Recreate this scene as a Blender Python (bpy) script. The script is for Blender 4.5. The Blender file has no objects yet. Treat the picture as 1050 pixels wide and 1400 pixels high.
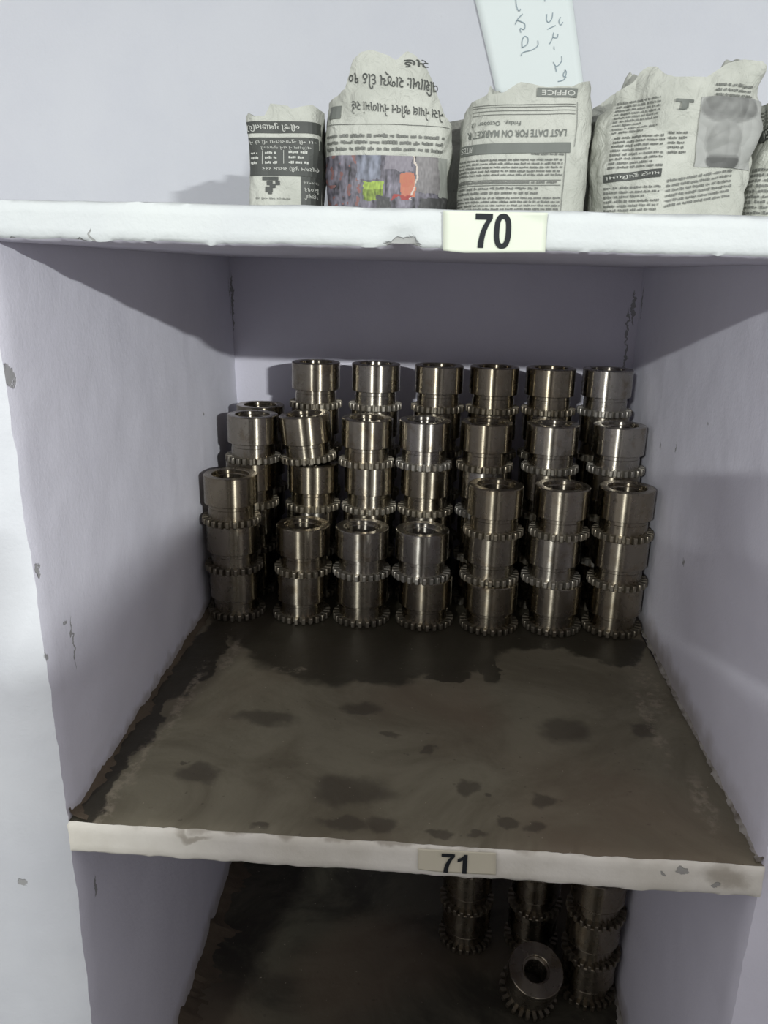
import bpy, bmesh, math, random
from mathutils import Vector, Matrix, noise

# ------------------------------------------------------------------ camera, world, lights, exposure
S = bpy.context.scene
COL = S.collection
CAM_R = Vector((0.99698, 0.07329, 0.02567))
CAM_U = Vector((-0.04563, 0.28542, 0.95731))
CAM_F = Vector((-0.06284, 0.95559, -0.28791))
CAM_LOC = Vector((0.3115, -0.5865, 0.4771))
cd = bpy.data.cameras.new('camera')
cd.sensor_fit = 'VERTICAL'
cd.sensor_height = 36.0
cd.lens = 1102.0 * 36.0 / 1400.0
cd.clip_start = 0.02
cam = bpy.data.objects.new('camera', cd)
COL.objects.link(cam)
m = Matrix((CAM_R, CAM_U, -CAM_F)).transposed().to_4x4()
m.translation = CAM_LOC
cam.matrix_world = m
S.camera = cam

wd = bpy.data.worlds.new('room_ambience')
S.world = wd
wd.use_nodes = True
wd.node_tree.nodes['Background'].inputs['Color'].default_value = (1.0, 0.97, 1.0, 1)
wd.node_tree.nodes['Background'].inputs['Strength'].default_value = 0.68

def tube_lamp(name, loc, target, power, sx=0.40, sy=0.05):
    ld = bpy.data.lights.new(name, 'AREA')
    ld.shape = 'RECTANGLE'
    ld.size = sx
    ld.size_y = sy
    ld.energy = power
    ld.color = (0.97, 1.0, 0.985)
    o = bpy.data.objects.new(name, ld)
    COL.objects.link(o)
    o.location = loc
    o.rotation_euler = (Vector(target) - Vector(loc)).to_track_quat('-Z', 'Y').to_euler()
    return o

tube_lamp('tube_lamp_west', (-1.03, -4.5, 1.48), (0.3, 0.3, 0.3), 135)
tube_lamp('tube_lamp_east', (3.00, -4.5, 1.48), (0.3, 0.3, 0.3), 190, 0.28)

S.view_settings.view_transform = 'Standard'
S.view_settings.look = 'None'
S.view_settings.gamma = 1.0
S.view_settings.use_curve_mapping = False
S.view_settings.exposure = 0.0

rng = random.Random(7)

# ------------------------------------------------------------------ helpers
def link(o, parent=None):
    COL.objects.link(o)
    if parent is not None:
        o.parent = parent
    return o

def mesh_obj(name, verts, faces, mat, parent=None, smooth=None, mats=None, fmat=None):
    me = bpy.data.meshes.new(name)
    me.from_pydata(verts, [], faces)
    for mt in (mats if mats else [mat]):
        me.materials.append(mt)
    if fmat:
        me.polygons.foreach_set('material_index', fmat)
    if smooth is not None:
        me.polygons.foreach_set('use_smooth', [True] * len(me.polygons))
        if smooth < 3:
            me.set_sharp_from_angle(angle=smooth)
    me.update()
    return link(bpy.data.objects.new(name, me), parent)

def empty(name, loc=(0, 0, 0), rot=(0, 0, 0)):
    o = bpy.data.objects.new(name, None)
    o.empty_display_size = 0.02
    o.location = loc
    o.rotation_euler = rot
    return link(o)

def tag(o, label, cat, group=None):
    o['label'] = label
    o['category'] = cat
    if group:
        o['group'] = group
    return o

def struct(o, label=None):
    o['kind'] = 'structure'
    if label:
        o['label'] = label
    return o

class NT:
    """small node-tree writer"""
    def __init__(self, name):
        self.m = bpy.data.materials.new(name)
        self.m.use_nodes = True
        self.t = self.m.node_tree
        self.b = self.t.nodes['Principled BSDF']
    def n(self, typ, **kw):
        x = self.t.nodes.new(typ)
        for k, v in kw.items():
            if k.startswith('i_'):
                x.inputs[k[2:].replace('_', ' ')].default_value = v
            else:
                setattr(x, k, v)
        return x
    def l(self, a, b):
        self.t.links.new(a, b)
    def math(self, op, a, b=None, c=None, clamp=False):
        x = self.n('ShaderNodeMath', operation=op, use_clamp=clamp)
        for i, v in enumerate((a, b, c)):
            if v is None:
                continue
            if isinstance(v, (int, float)):
                x.inputs[i].default_value = v
            else:
                self.l(v, x.inputs[i])
        return x.outputs[0]
    def mix(self, fac, a, b):
        x = self.n('ShaderNodeMix', data_type='RGBA')
        for sock, v in ((x.inputs['Factor'], fac), (x.inputs['A'], a), (x.inputs['B'], b)):
            if isinstance(v, (int, float)):
                sock.default_value = v
            elif isinstance(v, tuple):
                sock.default_value = (*v, 1) if len(v) == 3 else v
            else:
                self.l(v, sock)
        return x.outputs['Result']
    def noise(self, vec, scale, detail=4, rough=0.55, dist=0.0):
        x = self.n('ShaderNodeTexNoise')
        x.inputs['Scale'].default_value = scale
        x.inputs['Detail'].default_value = detail
        x.inputs['Roughness'].default_value = rough
        x.inputs['Distortion'].default_value = dist
        if vec is not None:
            self.l(vec, x.inputs['Vector'])
        return x.outputs['Fac']
    def ramp(self, fac, lo, hi):
        x = self.n('ShaderNodeMapRange', interpolation_type='SMOOTHSTEP')
        x.inputs['From Min'].default_value = lo
        x.inputs['From Max'].default_value = hi
        self.l(fac, x.inputs['Value'])
        return x.outputs['Result']
    def bump(self, h, strength, dist, prev=None):
        x = self.n('ShaderNodeBump')
        x.inputs['Strength'].default_value = strength
        x.inputs['Distance'].default_value = dist
        self.l(h, x.inputs['Height'])
        if prev is not None:
            self.l(prev, x.inputs['Normal'])
        return x.outputs['Normal']
    def pos(self):
        return self.n('ShaderNodeTexCoord').outputs['Object']
    def distorted(self, vec, scale, amount):
        x = self.n('ShaderNodeTexNoise')
        x.inputs['Scale'].default_value = scale
        x.inputs['Detail'].default_value = 4
        self.l(vec, x.inputs['Vector'])
        s = self.n('ShaderNodeVectorMath', operation='SUBTRACT')
        self.l(x.outputs['Color'], s.inputs[0])
        s.inputs[1].default_value = (0.5, 0.5, 0.5)
        k = self.n('ShaderNodeVectorMath', operation='SCALE')
        self.l(s.outputs[0], k.inputs[0])
        k.inputs['Scale'].default_value = amount
        a = self.n('ShaderNodeVectorMath', operation='ADD')
        self.l(vec, a.inputs[0])
        self.l(k.outputs[0], a.inputs[1])
        return a.outputs[0]
    def blobs(self, vec, items, soft=0.35):
        """union of soft ellipsoid stains (cx,cy,cz, rx,ry,rz) -> 0..1"""
        out = None
        for c, r in items:
            s = self.n('ShaderNodeVectorMath', operation='SUBTRACT')
            self.l(vec, s.inputs[0])
            s.inputs[1].default_value = c
            d = self.n('ShaderNodeVectorMath', operation='DIVIDE')
            self.l(s.outputs[0], d.inputs[0])
            d.inputs[1].default_value = r
            q = self.n('ShaderNodeVectorMath', operation='LENGTH')
            self.l(d.outputs[0], q.inputs[0])
            f = self.ramp(q.outputs['Value'], 1.0, 1.0 - soft)
            out = f if out is None else self.math('MAXIMUM', out, f)
        return out
    def set(self, **kw):
        for k, v in kw.items():
            s = self.b.inputs[k.replace('_', ' ')]
            if isinstance(v, (int, float)):
                s.default_value = v
            elif isinstance(v, tuple):
                s.default_value = (*v, 1) if len(v) == 3 else v
            else:
                self.l(v, s)
        return self.m

def plain(name, col, rough=0.6, metal=0.0):
    t = NT(name)
    return t.set(Base_Color=col, Roughness=rough, Metallic=metal)

def plaster(name, col, col2, spots=(), grime=(), rough=0.62, bump=1.0, upper=None):
    """painted plaster with brush waves, faint blotches, grey chips and brown grime"""
    t = NT(name)
    p = t.pos()
    n1 = t.ramp(t.noise(p, 60 if 'crumbly' in name else 7, 5, 0.6), 0.35, 0.72)
    c = t.mix(n1, col, col2)
    if upper:      # greyer tone above the given height, darkened to offset the stronger light there
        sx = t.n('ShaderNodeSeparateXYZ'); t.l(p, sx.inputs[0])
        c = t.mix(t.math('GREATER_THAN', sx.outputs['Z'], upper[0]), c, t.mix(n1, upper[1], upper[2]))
    fine = t.ramp(t.noise(p, 160, 3, 0.6), 0.66, 0.80)
    c = t.mix(t.math('MULTIPLY', fine, 0.10), c, (0.30, 0.29, 0.28))
    d = t.distorted(p, 120, 0.016)
    if grime:
        g = t.blobs(t.distorted(p, 35, 0.035), grime, 0.7)
        c = t.mix(t.math('MULTIPLY', g, 0.55), c, (0.23, 0.19, 0.13))
    if spots:
        sp = t.blobs(d, spots, 0.25)
        c = t.mix(t.math('MULTIPLY', sp, 0.8), c, (0.27, 0.27, 0.255))
    nm = t.bump(t.noise(p, 26, 4, 0.55), 0.09 * bump, 0.01)
    nm = t.bump(t.noise(p, 240, 3, 0.6), 0.22 * bump, 0.0015, nm)
    if spots:
        nm = t.bump(t.math('SUBTRACT', 1.0, sp), 0.6, 0.002, nm)
    return t.set(Base_Color=c, Roughness=rough, Normal=nm, Specular_IOR_Level=0.3)

LAV = (0.77, 0.765, 0.84)
LAV2 = (0.73, 0.725, 0.80)
WHITE = (0.555, 0.585, 0.575)
WHITE2 = (0.505, 0.53, 0.535)
def sp(x, y, z, r, k=1.0):
    return ((x, y, z), (0.02 if k == 'x' else r, r, r))

M = {}
M['wall_left'] = plaster('lavender_wall_paint_left', LAV, LAV2,
    spots=[((-0.012, 0.005, 0.392), (0.03, 0.009, 0.009)), ((-0.012, -0.004, 0.378), (0.03, 0.004, 0.006)),
           ((0, 0.008, 0.234), (0.03, 0.003, 0.007)), ((0, 0.0, 0.161), (0.03, 0.006, 0.006)),
           ((-0.012, 0.524, 0.274), (0.03, 0.004, 0.003)), ((0, 0.041, 0.174), (0.02, 0.003, 0.002)),
           ((0, 0.035, -0.10), (0.03, 0.003, 0.012)), ((0, 0.05, 0.15), (0.02, 0.0015, 0.03)),
           ((-0.02, 0.72, 0.43), (0.03, 0.0025, 0.035))],
    grime=[((0, 0.35, 0.0), (0.05, 0.5, 0.018)), ((0.01, 0.45, -0.50), (0.05, 0.6, 0.05))])
M['wall_right'] = plaster('lavender_wall_paint_right', LAV, LAV2,
    spots=[((0.606, 0.425, 0.274), (0.03, 0.0018, 0.008)), ((0.606, 0.498, 0.260), (0.03, 0.003, 0.005)),
           ((0.606, 0.328, 0.158), (0.03, 0.005, 0.004)), ((0.606, 0.312, 0.324), (0.03, 0.003, 0.003)),
           ((0.612, 0.715, 0.44), (0.03, 0.003, 0.03))],
    grime=[((0.61, 0.35, 0.0), (0.05, 0.45, 0.045)), ((0.61, 0.45, -0.50), (0.05, 0.6, 0.04))])
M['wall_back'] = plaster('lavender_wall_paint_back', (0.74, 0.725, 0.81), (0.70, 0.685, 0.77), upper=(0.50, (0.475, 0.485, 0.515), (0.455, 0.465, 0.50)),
    spots=[((-0.03, 0.734, 0.42), (0.003, 0.03, 0.05)), ((0.606, 0.734, 0.43), (0.0025, 0.03, 0.03)),
           ((0.600, 0.734, 0.40), (0.002, 0.03, 0.03)), ((0.602, 0.734, 0.35), (0.002, 0.03, 0.03))])
M['pillar'] = plaster('pillar_whitewash', (0.565, 0.58, 0.60), (0.515, 0.53, 0.555), bump=1.0,
    spots=[((0.0, 0.0, 0.16), (0.010, 0.03, 0.006)), ((-0.004, 0.0, 0.385), (0.006, 0.03, 0.009)), ((0.0, 0.0, 0.234), (0.004, 0.03, 0.006)), ((-0.05, 0.0, -0.07), (0.004, 0.03, 0.004))])
M['white'] = plaster('whitewash', WHITE, WHITE2,
    spots=[((0.28, 0.0, 0.4945), (0.014, 0.03, 0.005)), ((0.052, 0.0, 0.489), (0.006, 0.02, 0.004)),
           ((0.06, 0.0, 0.493), (0.0015, 0.02, 0.006)), ((0.004, 0.0, 0.488), (0.006, 0.02, 0.003)),
           ((0.475, 0.0, 0.489), (0.006, 0.02, 0.002))], bump=1.2)

# stone shelf: brown slate with oil stains
def stone(name, base, base2, stains, wet, light):
    t = NT(name)
    p = t.pos()
    d = t.distorted(p, 14, 0.075)
    df = t.distorted(p, 38, 0.034)
    c = t.mix(t.ramp(t.noise(p, 7, 7, 0.66, 0.8), 0.36, 0.64), base, base2)
    c = t.mix(t.math('MULTIPLY', t.ramp(t.noise(p, 3.2, 3, 0.5), 0.45, 0.65), 0.6), c, (0.170, 0.130, 0.088))
    st = t.blobs(df, stains, 0.5)
    c = t.mix(t.math('MULTIPLY', st, 0.62), c, (0.045, 0.036, 0.026))
    w = t.blobs(t.distorted(d, 60, 0.012), wet, 0.14)
    c = t.mix(t.math('MULTIPLY', w, 0.86), c, (0.020, 0.017, 0.011))
    if light:
        lt = t.math('MULTIPLY', t.blobs(t.distorted(p, 60, 0.02), light, 0.6), t.ramp(t.noise(p, 75, 5, 0.7), 0.42, 0.62))
        c = t.mix(t.math('MULTIPLY', lt, 0.55), c, (0.36, 0.31, 0.23))
    sk = t.ramp(t.noise(p, 210, 2, 0.5), 0.735, 0.775)
    c = t.mix(t.math('MULTIPLY', sk, 0.55), c, (0.42, 0.37, 0.28))
    dk = t.ramp(t.noise(p, 130, 2, 0.5), 0.70, 0.76)
    c = t.mix(t.math('MULTIPLY', dk, 0.4), c, (0.05, 0.04, 0.03))
    r = t.math('SUBTRACT', t.math('ADD', 0.50, t.math('MULTIPLY', t.noise(p, 30, 4), 0.2)), t.math('MULTIPLY', w, 0.12))
    nm = t.bump(t.noise(p, 18, 5, 0.6), 0.22, 0.006)
    nm = t.bump(t.noise(p, 150, 3, 0.6), 0.18, 0.0012, nm)
    return t.set(Base_Color=c, Roughness=r, Normal=nm, Specular_IOR_Level=0.35)

def b2(x, y, rx, ry):
    return ((x, y, 0.003), (rx, ry, 0.2))
M['stone71'] = stone('brown_stone', (0.205, 0.187, 0.130), (0.130, 0.114, 0.076),
    [b2(0.355, 0.080, .012, .017), b2(0.376, 0.074, .005, .005), b2(0.276, 0.023, .018, .014), b2(0.243, 0.02, .03, .012),
     b2(0.328, 0.014, .013, .006), b2(0.39, 0.03, .010, .008), b2(0.412, 0.028, .011, .011), b2(0.169, 0.011, .011, .007),
     b2(0.314, 0.143, .007, .012), b2(0.275, 0.167, .012, .008), b2(0.461, 0.194, .035, .035), b2(0.134, 0.186, .045, .02),
     b2(0.424, 0.07, .016, .014), b2(0.244, 0.068, .05, .03), b2(0.549, 0.205, .02, .02), b2(0.07, .102, .008, .005),
     b2(0.09, .08, .03, .02), b2(0.24, .22, .03, .015), b2(0.36, .015, .012, .006)],
    [b2(0.20, 0.40, .15, .13), b2(0.33, 0.42, .10, .125), b2(0.258, 0.36, .06, .10), b2(0.388, 0.335, .018, .05),
     b2(0.46, 0.45, .12, .07), b2(0.54, 0.41, .06, .05), b2(0.09, 0.42, .06, .08), b2(0.335, 0.30, .03, .015),
     b2(0.30, 0.60, .34, .19), b2(0.004, 0.15, .020, .2), b2(0.02, 0.33, .03, .12)],
    [b2(0.026, 0.06, .010, .12), b2(0.036, 0.22, .010, .12), b2(0.060, 0.33, .010, .06), b2(0.56, 0.22, .010, .10), b2(0.58, 0.30, .016, .10), b2(0.575, 0.08, .012, .06), b2(0.14, 0.30, .03, .012)])
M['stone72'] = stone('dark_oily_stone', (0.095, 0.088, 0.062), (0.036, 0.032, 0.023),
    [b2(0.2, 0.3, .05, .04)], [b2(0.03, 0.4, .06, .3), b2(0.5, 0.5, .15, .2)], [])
M['edge71'] = plaster('soiled_whitewash', (0.85, 0.825, 0.74), (0.66, 0.63, 0.54),
    spots=[((0.535, 0.0, -0.006), (0.006, 0.02, 0.003)), ((0.565, 0.0, -0.018), (0.004, 0.02, 0.003)), ((0.52, 0.0, -0.010), (0.003, 0.02, 0.002))],
    grime=[((0.25, 0.0, 0.004), (0.3, 0.02, 0.008)), ((0.57, 0.0, -0.006), (0.03, 0.02, 0.014)), ((0.11, 0.0, -0.006), (0.02, 0.02, 0.006))], bump=1.0)
M['mortar'] = plaster('grimy_mortar', (0.135, 0.105, 0.072), (0.075, 0.058, 0.040), rough=0.8, bump=2.5)
M['mortar_light'] = plaster('crumbly_plaster', (0.42, 0.40, 0.36), (0.16, 0.14, 0.11), rough=0.8, bump=2.5)

# turned steel
def steel(name, k=1.0, rough=0.20, aniso=0.95, metal=1.0):
    t = NT(name)
    p = t.pos()
    oi = t.n('ShaderNodeObjectInfo')
    off = t.n('ShaderNodeVectorMath', operation='SCALE')
    off.inputs[0].default_value = (3.1, 5.7, 9.3)
    rnd = t.n('ShaderNodeSeparateColor'); t.l(oi.outputs['Color'], rnd.inputs[0]); rnd = rnd.outputs[0]
    t.l(rnd, off.inputs['Scale'])
    pv = t.n('ShaderNodeVectorMath', operation='ADD')
    t.l(p, pv.inputs[0]); t.l(off.outputs[0], pv.inputs[1])
    pv = pv.outputs[0]
    cr = t.n('ShaderNodeValToRGB')
    e = cr.color_ramp.elements
    e[0].position = 0.0; e[0].color = (0.31 * k, 0.28 * k, 0.225 * k, 1)
    e[1].position = 1.0; e[1].color = (0.38 * k, 0.36 * k, 0.325 * k, 1)
    x = e.new(0.35); x.color = (0.27 * k, 0.235 * k, 0.175 * k, 1)
    x = e.new(0.7); x.color = (0.355 * k, 0.325 * k, 0.27 * k, 1)
    t.l(rnd, cr.inputs[0])
    c = cr.outputs[0]
    c = t.mix(t.math('MULTIPLY', t.ramp(t.noise(pv, 38, 4, 0.6, 0.5), 0.50, 0.70), 0.5), c, (0.20 * k, 0.15 * k, 0.09 * k))
    c = t.mix(t.math('MULTIPLY', t.ramp(t.noise(pv, 90, 3, 0.6), 0.62, 0.74), 0.45), c, (0.10 * k, 0.085 * k, 0.06 * k))
    # turning lines: noise stretched round the axis
    mp = t.n('ShaderNodeMapping')
    mp.inputs['Scale'].default_value = (6, 6, 900)
    t.l(pv, mp.inputs['Vector'])
    nm = t.bump(t.noise(mp.outputs[0], 1.0, 2, 0.5), 0.10, 0.0004)
    r = t.math('ADD', rough, t.math('MULTIPLY', t.noise(pv, 60, 3), 0.14))
    tg = t.n('ShaderNodeTangent', direction_type='RADIAL', axis='Z')
    t.l(tg.outputs[0], t.b.inputs['Tangent'])
    return t.set(Base_Color=c, Metallic=metal, Roughness=r, Normal=nm, Anisotropic=aniso, Anisotropic_Rotation=0.25)
M['steel'] = steel('oily_turned_steel')
M['steel_teeth'] = steel('oily_cut_steel', 0.85, 0.34, 0.0, 0.85)

def paper(name, col, col2):
    t = NT(name)
    p = t.pos()
    c = t.mix(t.ramp(t.noise(p, 14, 4), 0.35, 0.7), col, col2)
    nm = t.bump(t.noise(p, 55, 4, 0.6, 0.8), 0.8, 0.006)
    return t.set(Base_Color=c, Roughness=0.75, Normal=nm, Specular_IOR_Level=0.2)
M['news'] = paper('newsprint', (0.475, 0.485, 0.435), (0.385, 0.395, 0.35))
M['news_dim'] = paper('newsprint_shaded', (0.34, 0.34, 0.31), (0.22, 0.22, 0.20))  # darker newsprint for the rear parcels, shade of the gaps put into the colour
M['ink'] = plain('newsprint_ink', (0.050, 0.054, 0.048), 0.6)
M['ink_soft'] = plain('newsprint_small_type', (0.135, 0.14, 0.125), 0.6)
M['ink_white'] = plain('newsprint_reversed_type', (0.46, 0.47, 0.43), 0.7)
M['halftone'] = plain('newsprint_grey_block', (0.125, 0.135, 0.12), 0.6)
M['sheet'] = plain('white_paper_sheet', (0.595, 0.645, 0.635), 0.7)
M['pen'] = plain('pen_line', (0.20, 0.26, 0.29), 0.5)
M['sticker70'] = plain('cream_sticker', (0.60, 0.64, 0.53), 0.6)
M['sticker71'] = plain('beige_sticker', (0.66, 0.62, 0.48), 0.5)
M['black'] = plain('black_print', (0.006, 0.009, 0.012), 0.8)
def attr_mat(name):
    t = NT(name)
    a = t.n('ShaderNodeAttribute', attribute_name='print')
    t.l(a.outputs['Color'], t.b.inputs['Base Color'])
    return t.set(Roughness=0.6)
M['photo'] = attr_mat('printed_colour_picture')

# ------------------------------------------------------------------ structure
def fbm(p, f, s=0.0):
    return noise.noise(Vector((p[0] * f + s, p[1] * f + s * 1.7, p[2] * f - s))) 

def rough_box(name, x, y, z, step, warp, mats, pick=None, amp=0.0012, seed=0.0, round_r=0.006, edges=None):
    """box of subdivided faces, edges eased, wavy like hand plastering; warp(x,y,z)->(x,y,z)"""
    idx, V, F, FM = {}, [], [], []
    nx, ny, nz = [max(2, int(round((b - a) / s))) for (a, b), s in zip((x, y, z), step)]
    def key(i, j, k):
        q = (i, j, k)
        if q in idx:
            return idx[q]
        px = x[0] + (x[1] - x[0]) * i / nx
        py = y[0] + (y[1] - y[0]) * j / ny
        pz = z[0] + (z[1] - z[0]) * k / nz
        # ease the edges
        dx = [0, 0, 0]
        ext = [i in (0, nx), j in (0, ny), k in (0, nz)]
        if sum(ext) >= 2:
            for a, (e, v, lim, n) in enumerate(zip(ext, (i, j, k), (x, y, z), (nx, ny, nz))):
                if e:
                    dx[a] = (1 if v == 0 else -1) * round_r * 0.35
        P = Vector((px + dx[0], py + dx[1], pz + dx[2]))
        a2 = amp * (1.2 if sum(ext) >= 2 else 1.0)
        if sum(ext) >= 2:
            P += Vector((fbm(P, 140, seed + 7), fbm(P, 140, seed + 8), fbm(P, 140, seed + 9))) * amp * 0.9
        P += Vector((fbm(P, 16, seed + 1) + .5 * fbm(P, 55, seed + 2), fbm(P, 16, seed + 3) + .5 * fbm(P, 55, seed + 4), fbm(P, 16, seed + 5) + .5 * fbm(P, 55, seed + 6))) * a2
        if edges:
            P = edges(P, (i, j, k), (nx, ny, nz))
        idx[q] = len(V)
        V.append(tuple(warp(*P)) if warp else tuple(P))
        return idx[q]
    def quad(a, b, c, d, n):
        F.append((key(*a), key(*b), key(*c), key(*d)))
        FM.append(pick(n) if pick else 0)
    for i in range(nx):
        for j in range(ny):
            quad((i, j, 0), (i, j + 1, 0), (i + 1, j + 1, 0), (i + 1, j, 0), '-z')
            quad((i, j, nz), (i + 1, j, nz), (i + 1, j + 1, nz), (i, j + 1, nz), '+z')
        for k in range(nz):
            quad((i, 0, k), (i + 1, 0, k), (i + 1, 0, k + 1), (i, 0, k + 1), '-y')
            quad((i, ny, k), (i, ny, k + 1), (i + 1, ny, k + 1), (i + 1, ny, k), '+y')
    for j in range(ny):
        for k in range(nz):
            quad((0, j, k), (0, j, k + 1), (0, j + 1, k + 1), (0, j + 1, k), '-x')
            quad((nx, j, k), (nx, j + 1, k), (nx, j + 1, k + 1), (nx, j, k + 1), '+x')
    o = mesh_obj(name, V, F, None, mats=mats, fmat=FM, smooth=math.radians(50))
    return struct(o)

D = 0.734
Z70B, Z70T = 0.4899, 0.5191
Z72 = -0.502
SL = 0.0088          # the lower slab rises a little to the right
def wall_l_x(y, z):
    return -0.0150 * y / D - (0.0171 * z / 0.48 if z > 0 else 0.006 * z / 0.48)
def wall_r_x(y, z):
    return 0.600 + 0.0137 * y / D + (0.0 if z > 0 else 0.006 * z / 0.48)

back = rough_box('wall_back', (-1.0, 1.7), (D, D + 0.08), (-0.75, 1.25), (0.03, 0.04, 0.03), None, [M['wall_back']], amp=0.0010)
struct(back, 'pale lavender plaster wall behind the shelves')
wl = rough_box('wall_left', (-0.14, 0.0), (0.0, D + 0.004), (-0.70, Z70B + 0.006), (0.014, 0.010, 0.009),
               lambda x, y, z: (x + wall_l_x(y, z) if x > -0.1 else x, y, z), [M['wall_left'], M['pillar']],
               pick=lambda n: 1 if n == '-y' else 0, amp=0.0011, seed=3)
struct(wl, 'lavender side partition with a whitewashed front end, left of the gears')
wr = rough_box('wall_right', (0.0, 0.14), (0.0, D + 0.004), (-0.70, Z70B + 0.006), (0.014, 0.010, 0.009),
               lambda x, y, z: (x + wall_r_x(y, z), y, z), [M['wall_right']],
               amp=0.0011, seed=9)
struct(wr, 'lavender side partition with a chipped face, right of the gears')

def lip70(P, q, n):
    # ragged plaster lip along the lower front edge, a broken-out chip
    if q[1] == 0 and q[2] == 0:
        P.z += 0.0016 * noise.noise(Vector((P.x * 38, 2.0, 0))) + 0.0010 * noise.noise(Vector((P.x * 120, 5.0, 0)))
    if q[1] <= 1 and q[2] <= 2:
        c = max(0.0, 1 - abs(P.x - 0.28) / 0.014)
        P.z += 0.004 * c if q[2] == 0 else 0
        P.y += 0.005 * c if q[1] == 0 else 0
    return P
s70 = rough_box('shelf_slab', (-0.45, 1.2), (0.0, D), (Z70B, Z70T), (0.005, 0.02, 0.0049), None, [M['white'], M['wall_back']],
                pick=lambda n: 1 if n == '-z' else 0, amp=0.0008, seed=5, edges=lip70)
struct(s70, 'thick whitewashed shelf edge carrying the number 70')
s69 = rough_box('shelf_slab', (-0.45, 1.2), (0.0, D), (1.03, 1.06), (0.05, 0.05, 0.02), None, [M['white'], M['wall_back']],  # unseen shelf, put in to hold ambient light off the upper wall
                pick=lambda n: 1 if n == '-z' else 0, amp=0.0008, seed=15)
struct(s69, 'unseen whitewashed shelf above the parcels, added to cut ambient light')
def lip71(P, q, n):
    if q[1] == 0 and q[2] in (0, n[2]):
        P.z += 0.0011 * noise.noise(Vector((P.x * 55, 7.0 + q[2], 0))) + 0.0006 * noise.noise(Vector((P.x * 170, 3.0, 0)))
    return P
s71 = rough_box('shelf_slab', (-0.006, 0.606), (0.0, D), (-0.0356, 0.0), (0.005, 0.012, 0.006),
                lambda x, y, z: (x, y, z + SL * x), [M['stone71'], M['edge71'], M['wall_back']],
                pick=lambda n: {'+z': 0, '-y': 1}.get(n, 2), amp=0.0007, seed=7, edges=lip71)
struct(s71, 'brown oil-stained stone shelf with the number 71 on its edge')
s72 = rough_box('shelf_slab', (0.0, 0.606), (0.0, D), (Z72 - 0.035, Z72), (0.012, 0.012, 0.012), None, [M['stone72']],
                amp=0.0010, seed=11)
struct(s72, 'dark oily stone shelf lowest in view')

def fillet(name, side, z0f, mat, w, h, seed, label):
    """crumbly mortar bead where a shelf meets a partition"""
    V, F = [], []
    n, kk = 150, 6
    for i in range(n + 1):
        y = 0.004 + (D - 0.006) * i / n
        r = 1.0 + 0.75 * noise.noise(Vector((y * 45, seed, 0))) + 0.45 * noise.noise(Vector((y * 150, seed, 3)))
        r = max(0.15, r)
        for k in range(kk):
            a = math.pi / 2 * k / (kk - 1)
            cx, cz = w * r * (1 - math.sin(a)), h * r * (1 - math.cos(a))
            xw = wall_l_x(y, 0.0) if side < 0 else wall_r_x(y, 0.0)
            if z0f < -0.3:
                xw = wall_l_x(y, z0f) if side < 0 else wall_r_x(y, z0f)
            x = xw - side * (cx - 0.0015)
            z = z0f + (SL * x if z0f > -0.3 else 0) + cz - 0.0005
            j = 0.0009
            V.append((x + j * noise.noise(Vector((y * 300, k, seed))), y, z + j * noise.noise(Vector((y * 300, k, seed + 5)))))
    for i in range(n):
        for k in range(kk - 1):
            a = i * kk + k
            F.append((a, a + 1, a + kk + 1, a + kk) if side > 0 else (a, a + kk, a + kk + 1, a + 1))
    o = mesh_obj(name, V, F, mat, smooth=math.radians(40))
    return struct(o, label)
fillet('trim_1', -1, 0.0, M['mortar'], 0.011, 0.007, 1.3, 'grimy mortar bead along the left edge of the stained shelf')
fillet('trim_2', 1, 0.0, M['mortar_light'], 0.006, 0.006, 6.1, 'crumbly plaster bead along the right edge of the stained shelf')
fillet('trim_3', -1, Z72, M['mortar'], 0.030, 0.014, 9.4, 'black grimy mortar bead in the lower compartment, left side')
fillet('trim_4', 1, Z72, M['mortar_light'], 0.008, 0.012, 4.4, 'crumbly plaster bead in the lower compartment, right side')

# ------------------------------------------------------------------ toothed sleeves
P_ = 0.0678
def lathe(profile, n=72, closed=True):
    V, F = [], []
    k = len(profile)
    for i in range(n):
        a = 2 * math.pi * i / n
        c, s = math.cos(a), math.sin(a)
        for r, z in profile:
            V.append((r * c, r * s, z))
    for i in range(n):
        j = (i + 1) % n
        for q in range(k if closed else k - 1):
            q2 = (q + 1) % k
            F.append((i * k + q, j * k + q, j * k + q2, i * k + q2))
    return V, F

def data(name, V, F, mat, smooth=math.radians(32)):
    me = bpy.data.meshes.new(name)
    me.from_pydata(V, [], F)
    me.materials.append(mat)
    bm = bmesh.new(); bm.from_mesh(me)
    bmesh.ops.recalc_face_normals(bm, faces=bm.faces)
    bm.to_mesh(me); bm.free()
    me.polygons.foreach_set('use_smooth', [True] * len(me.polygons))
    me.set_sharp_from_angle(angle=smooth)
    return me

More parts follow.
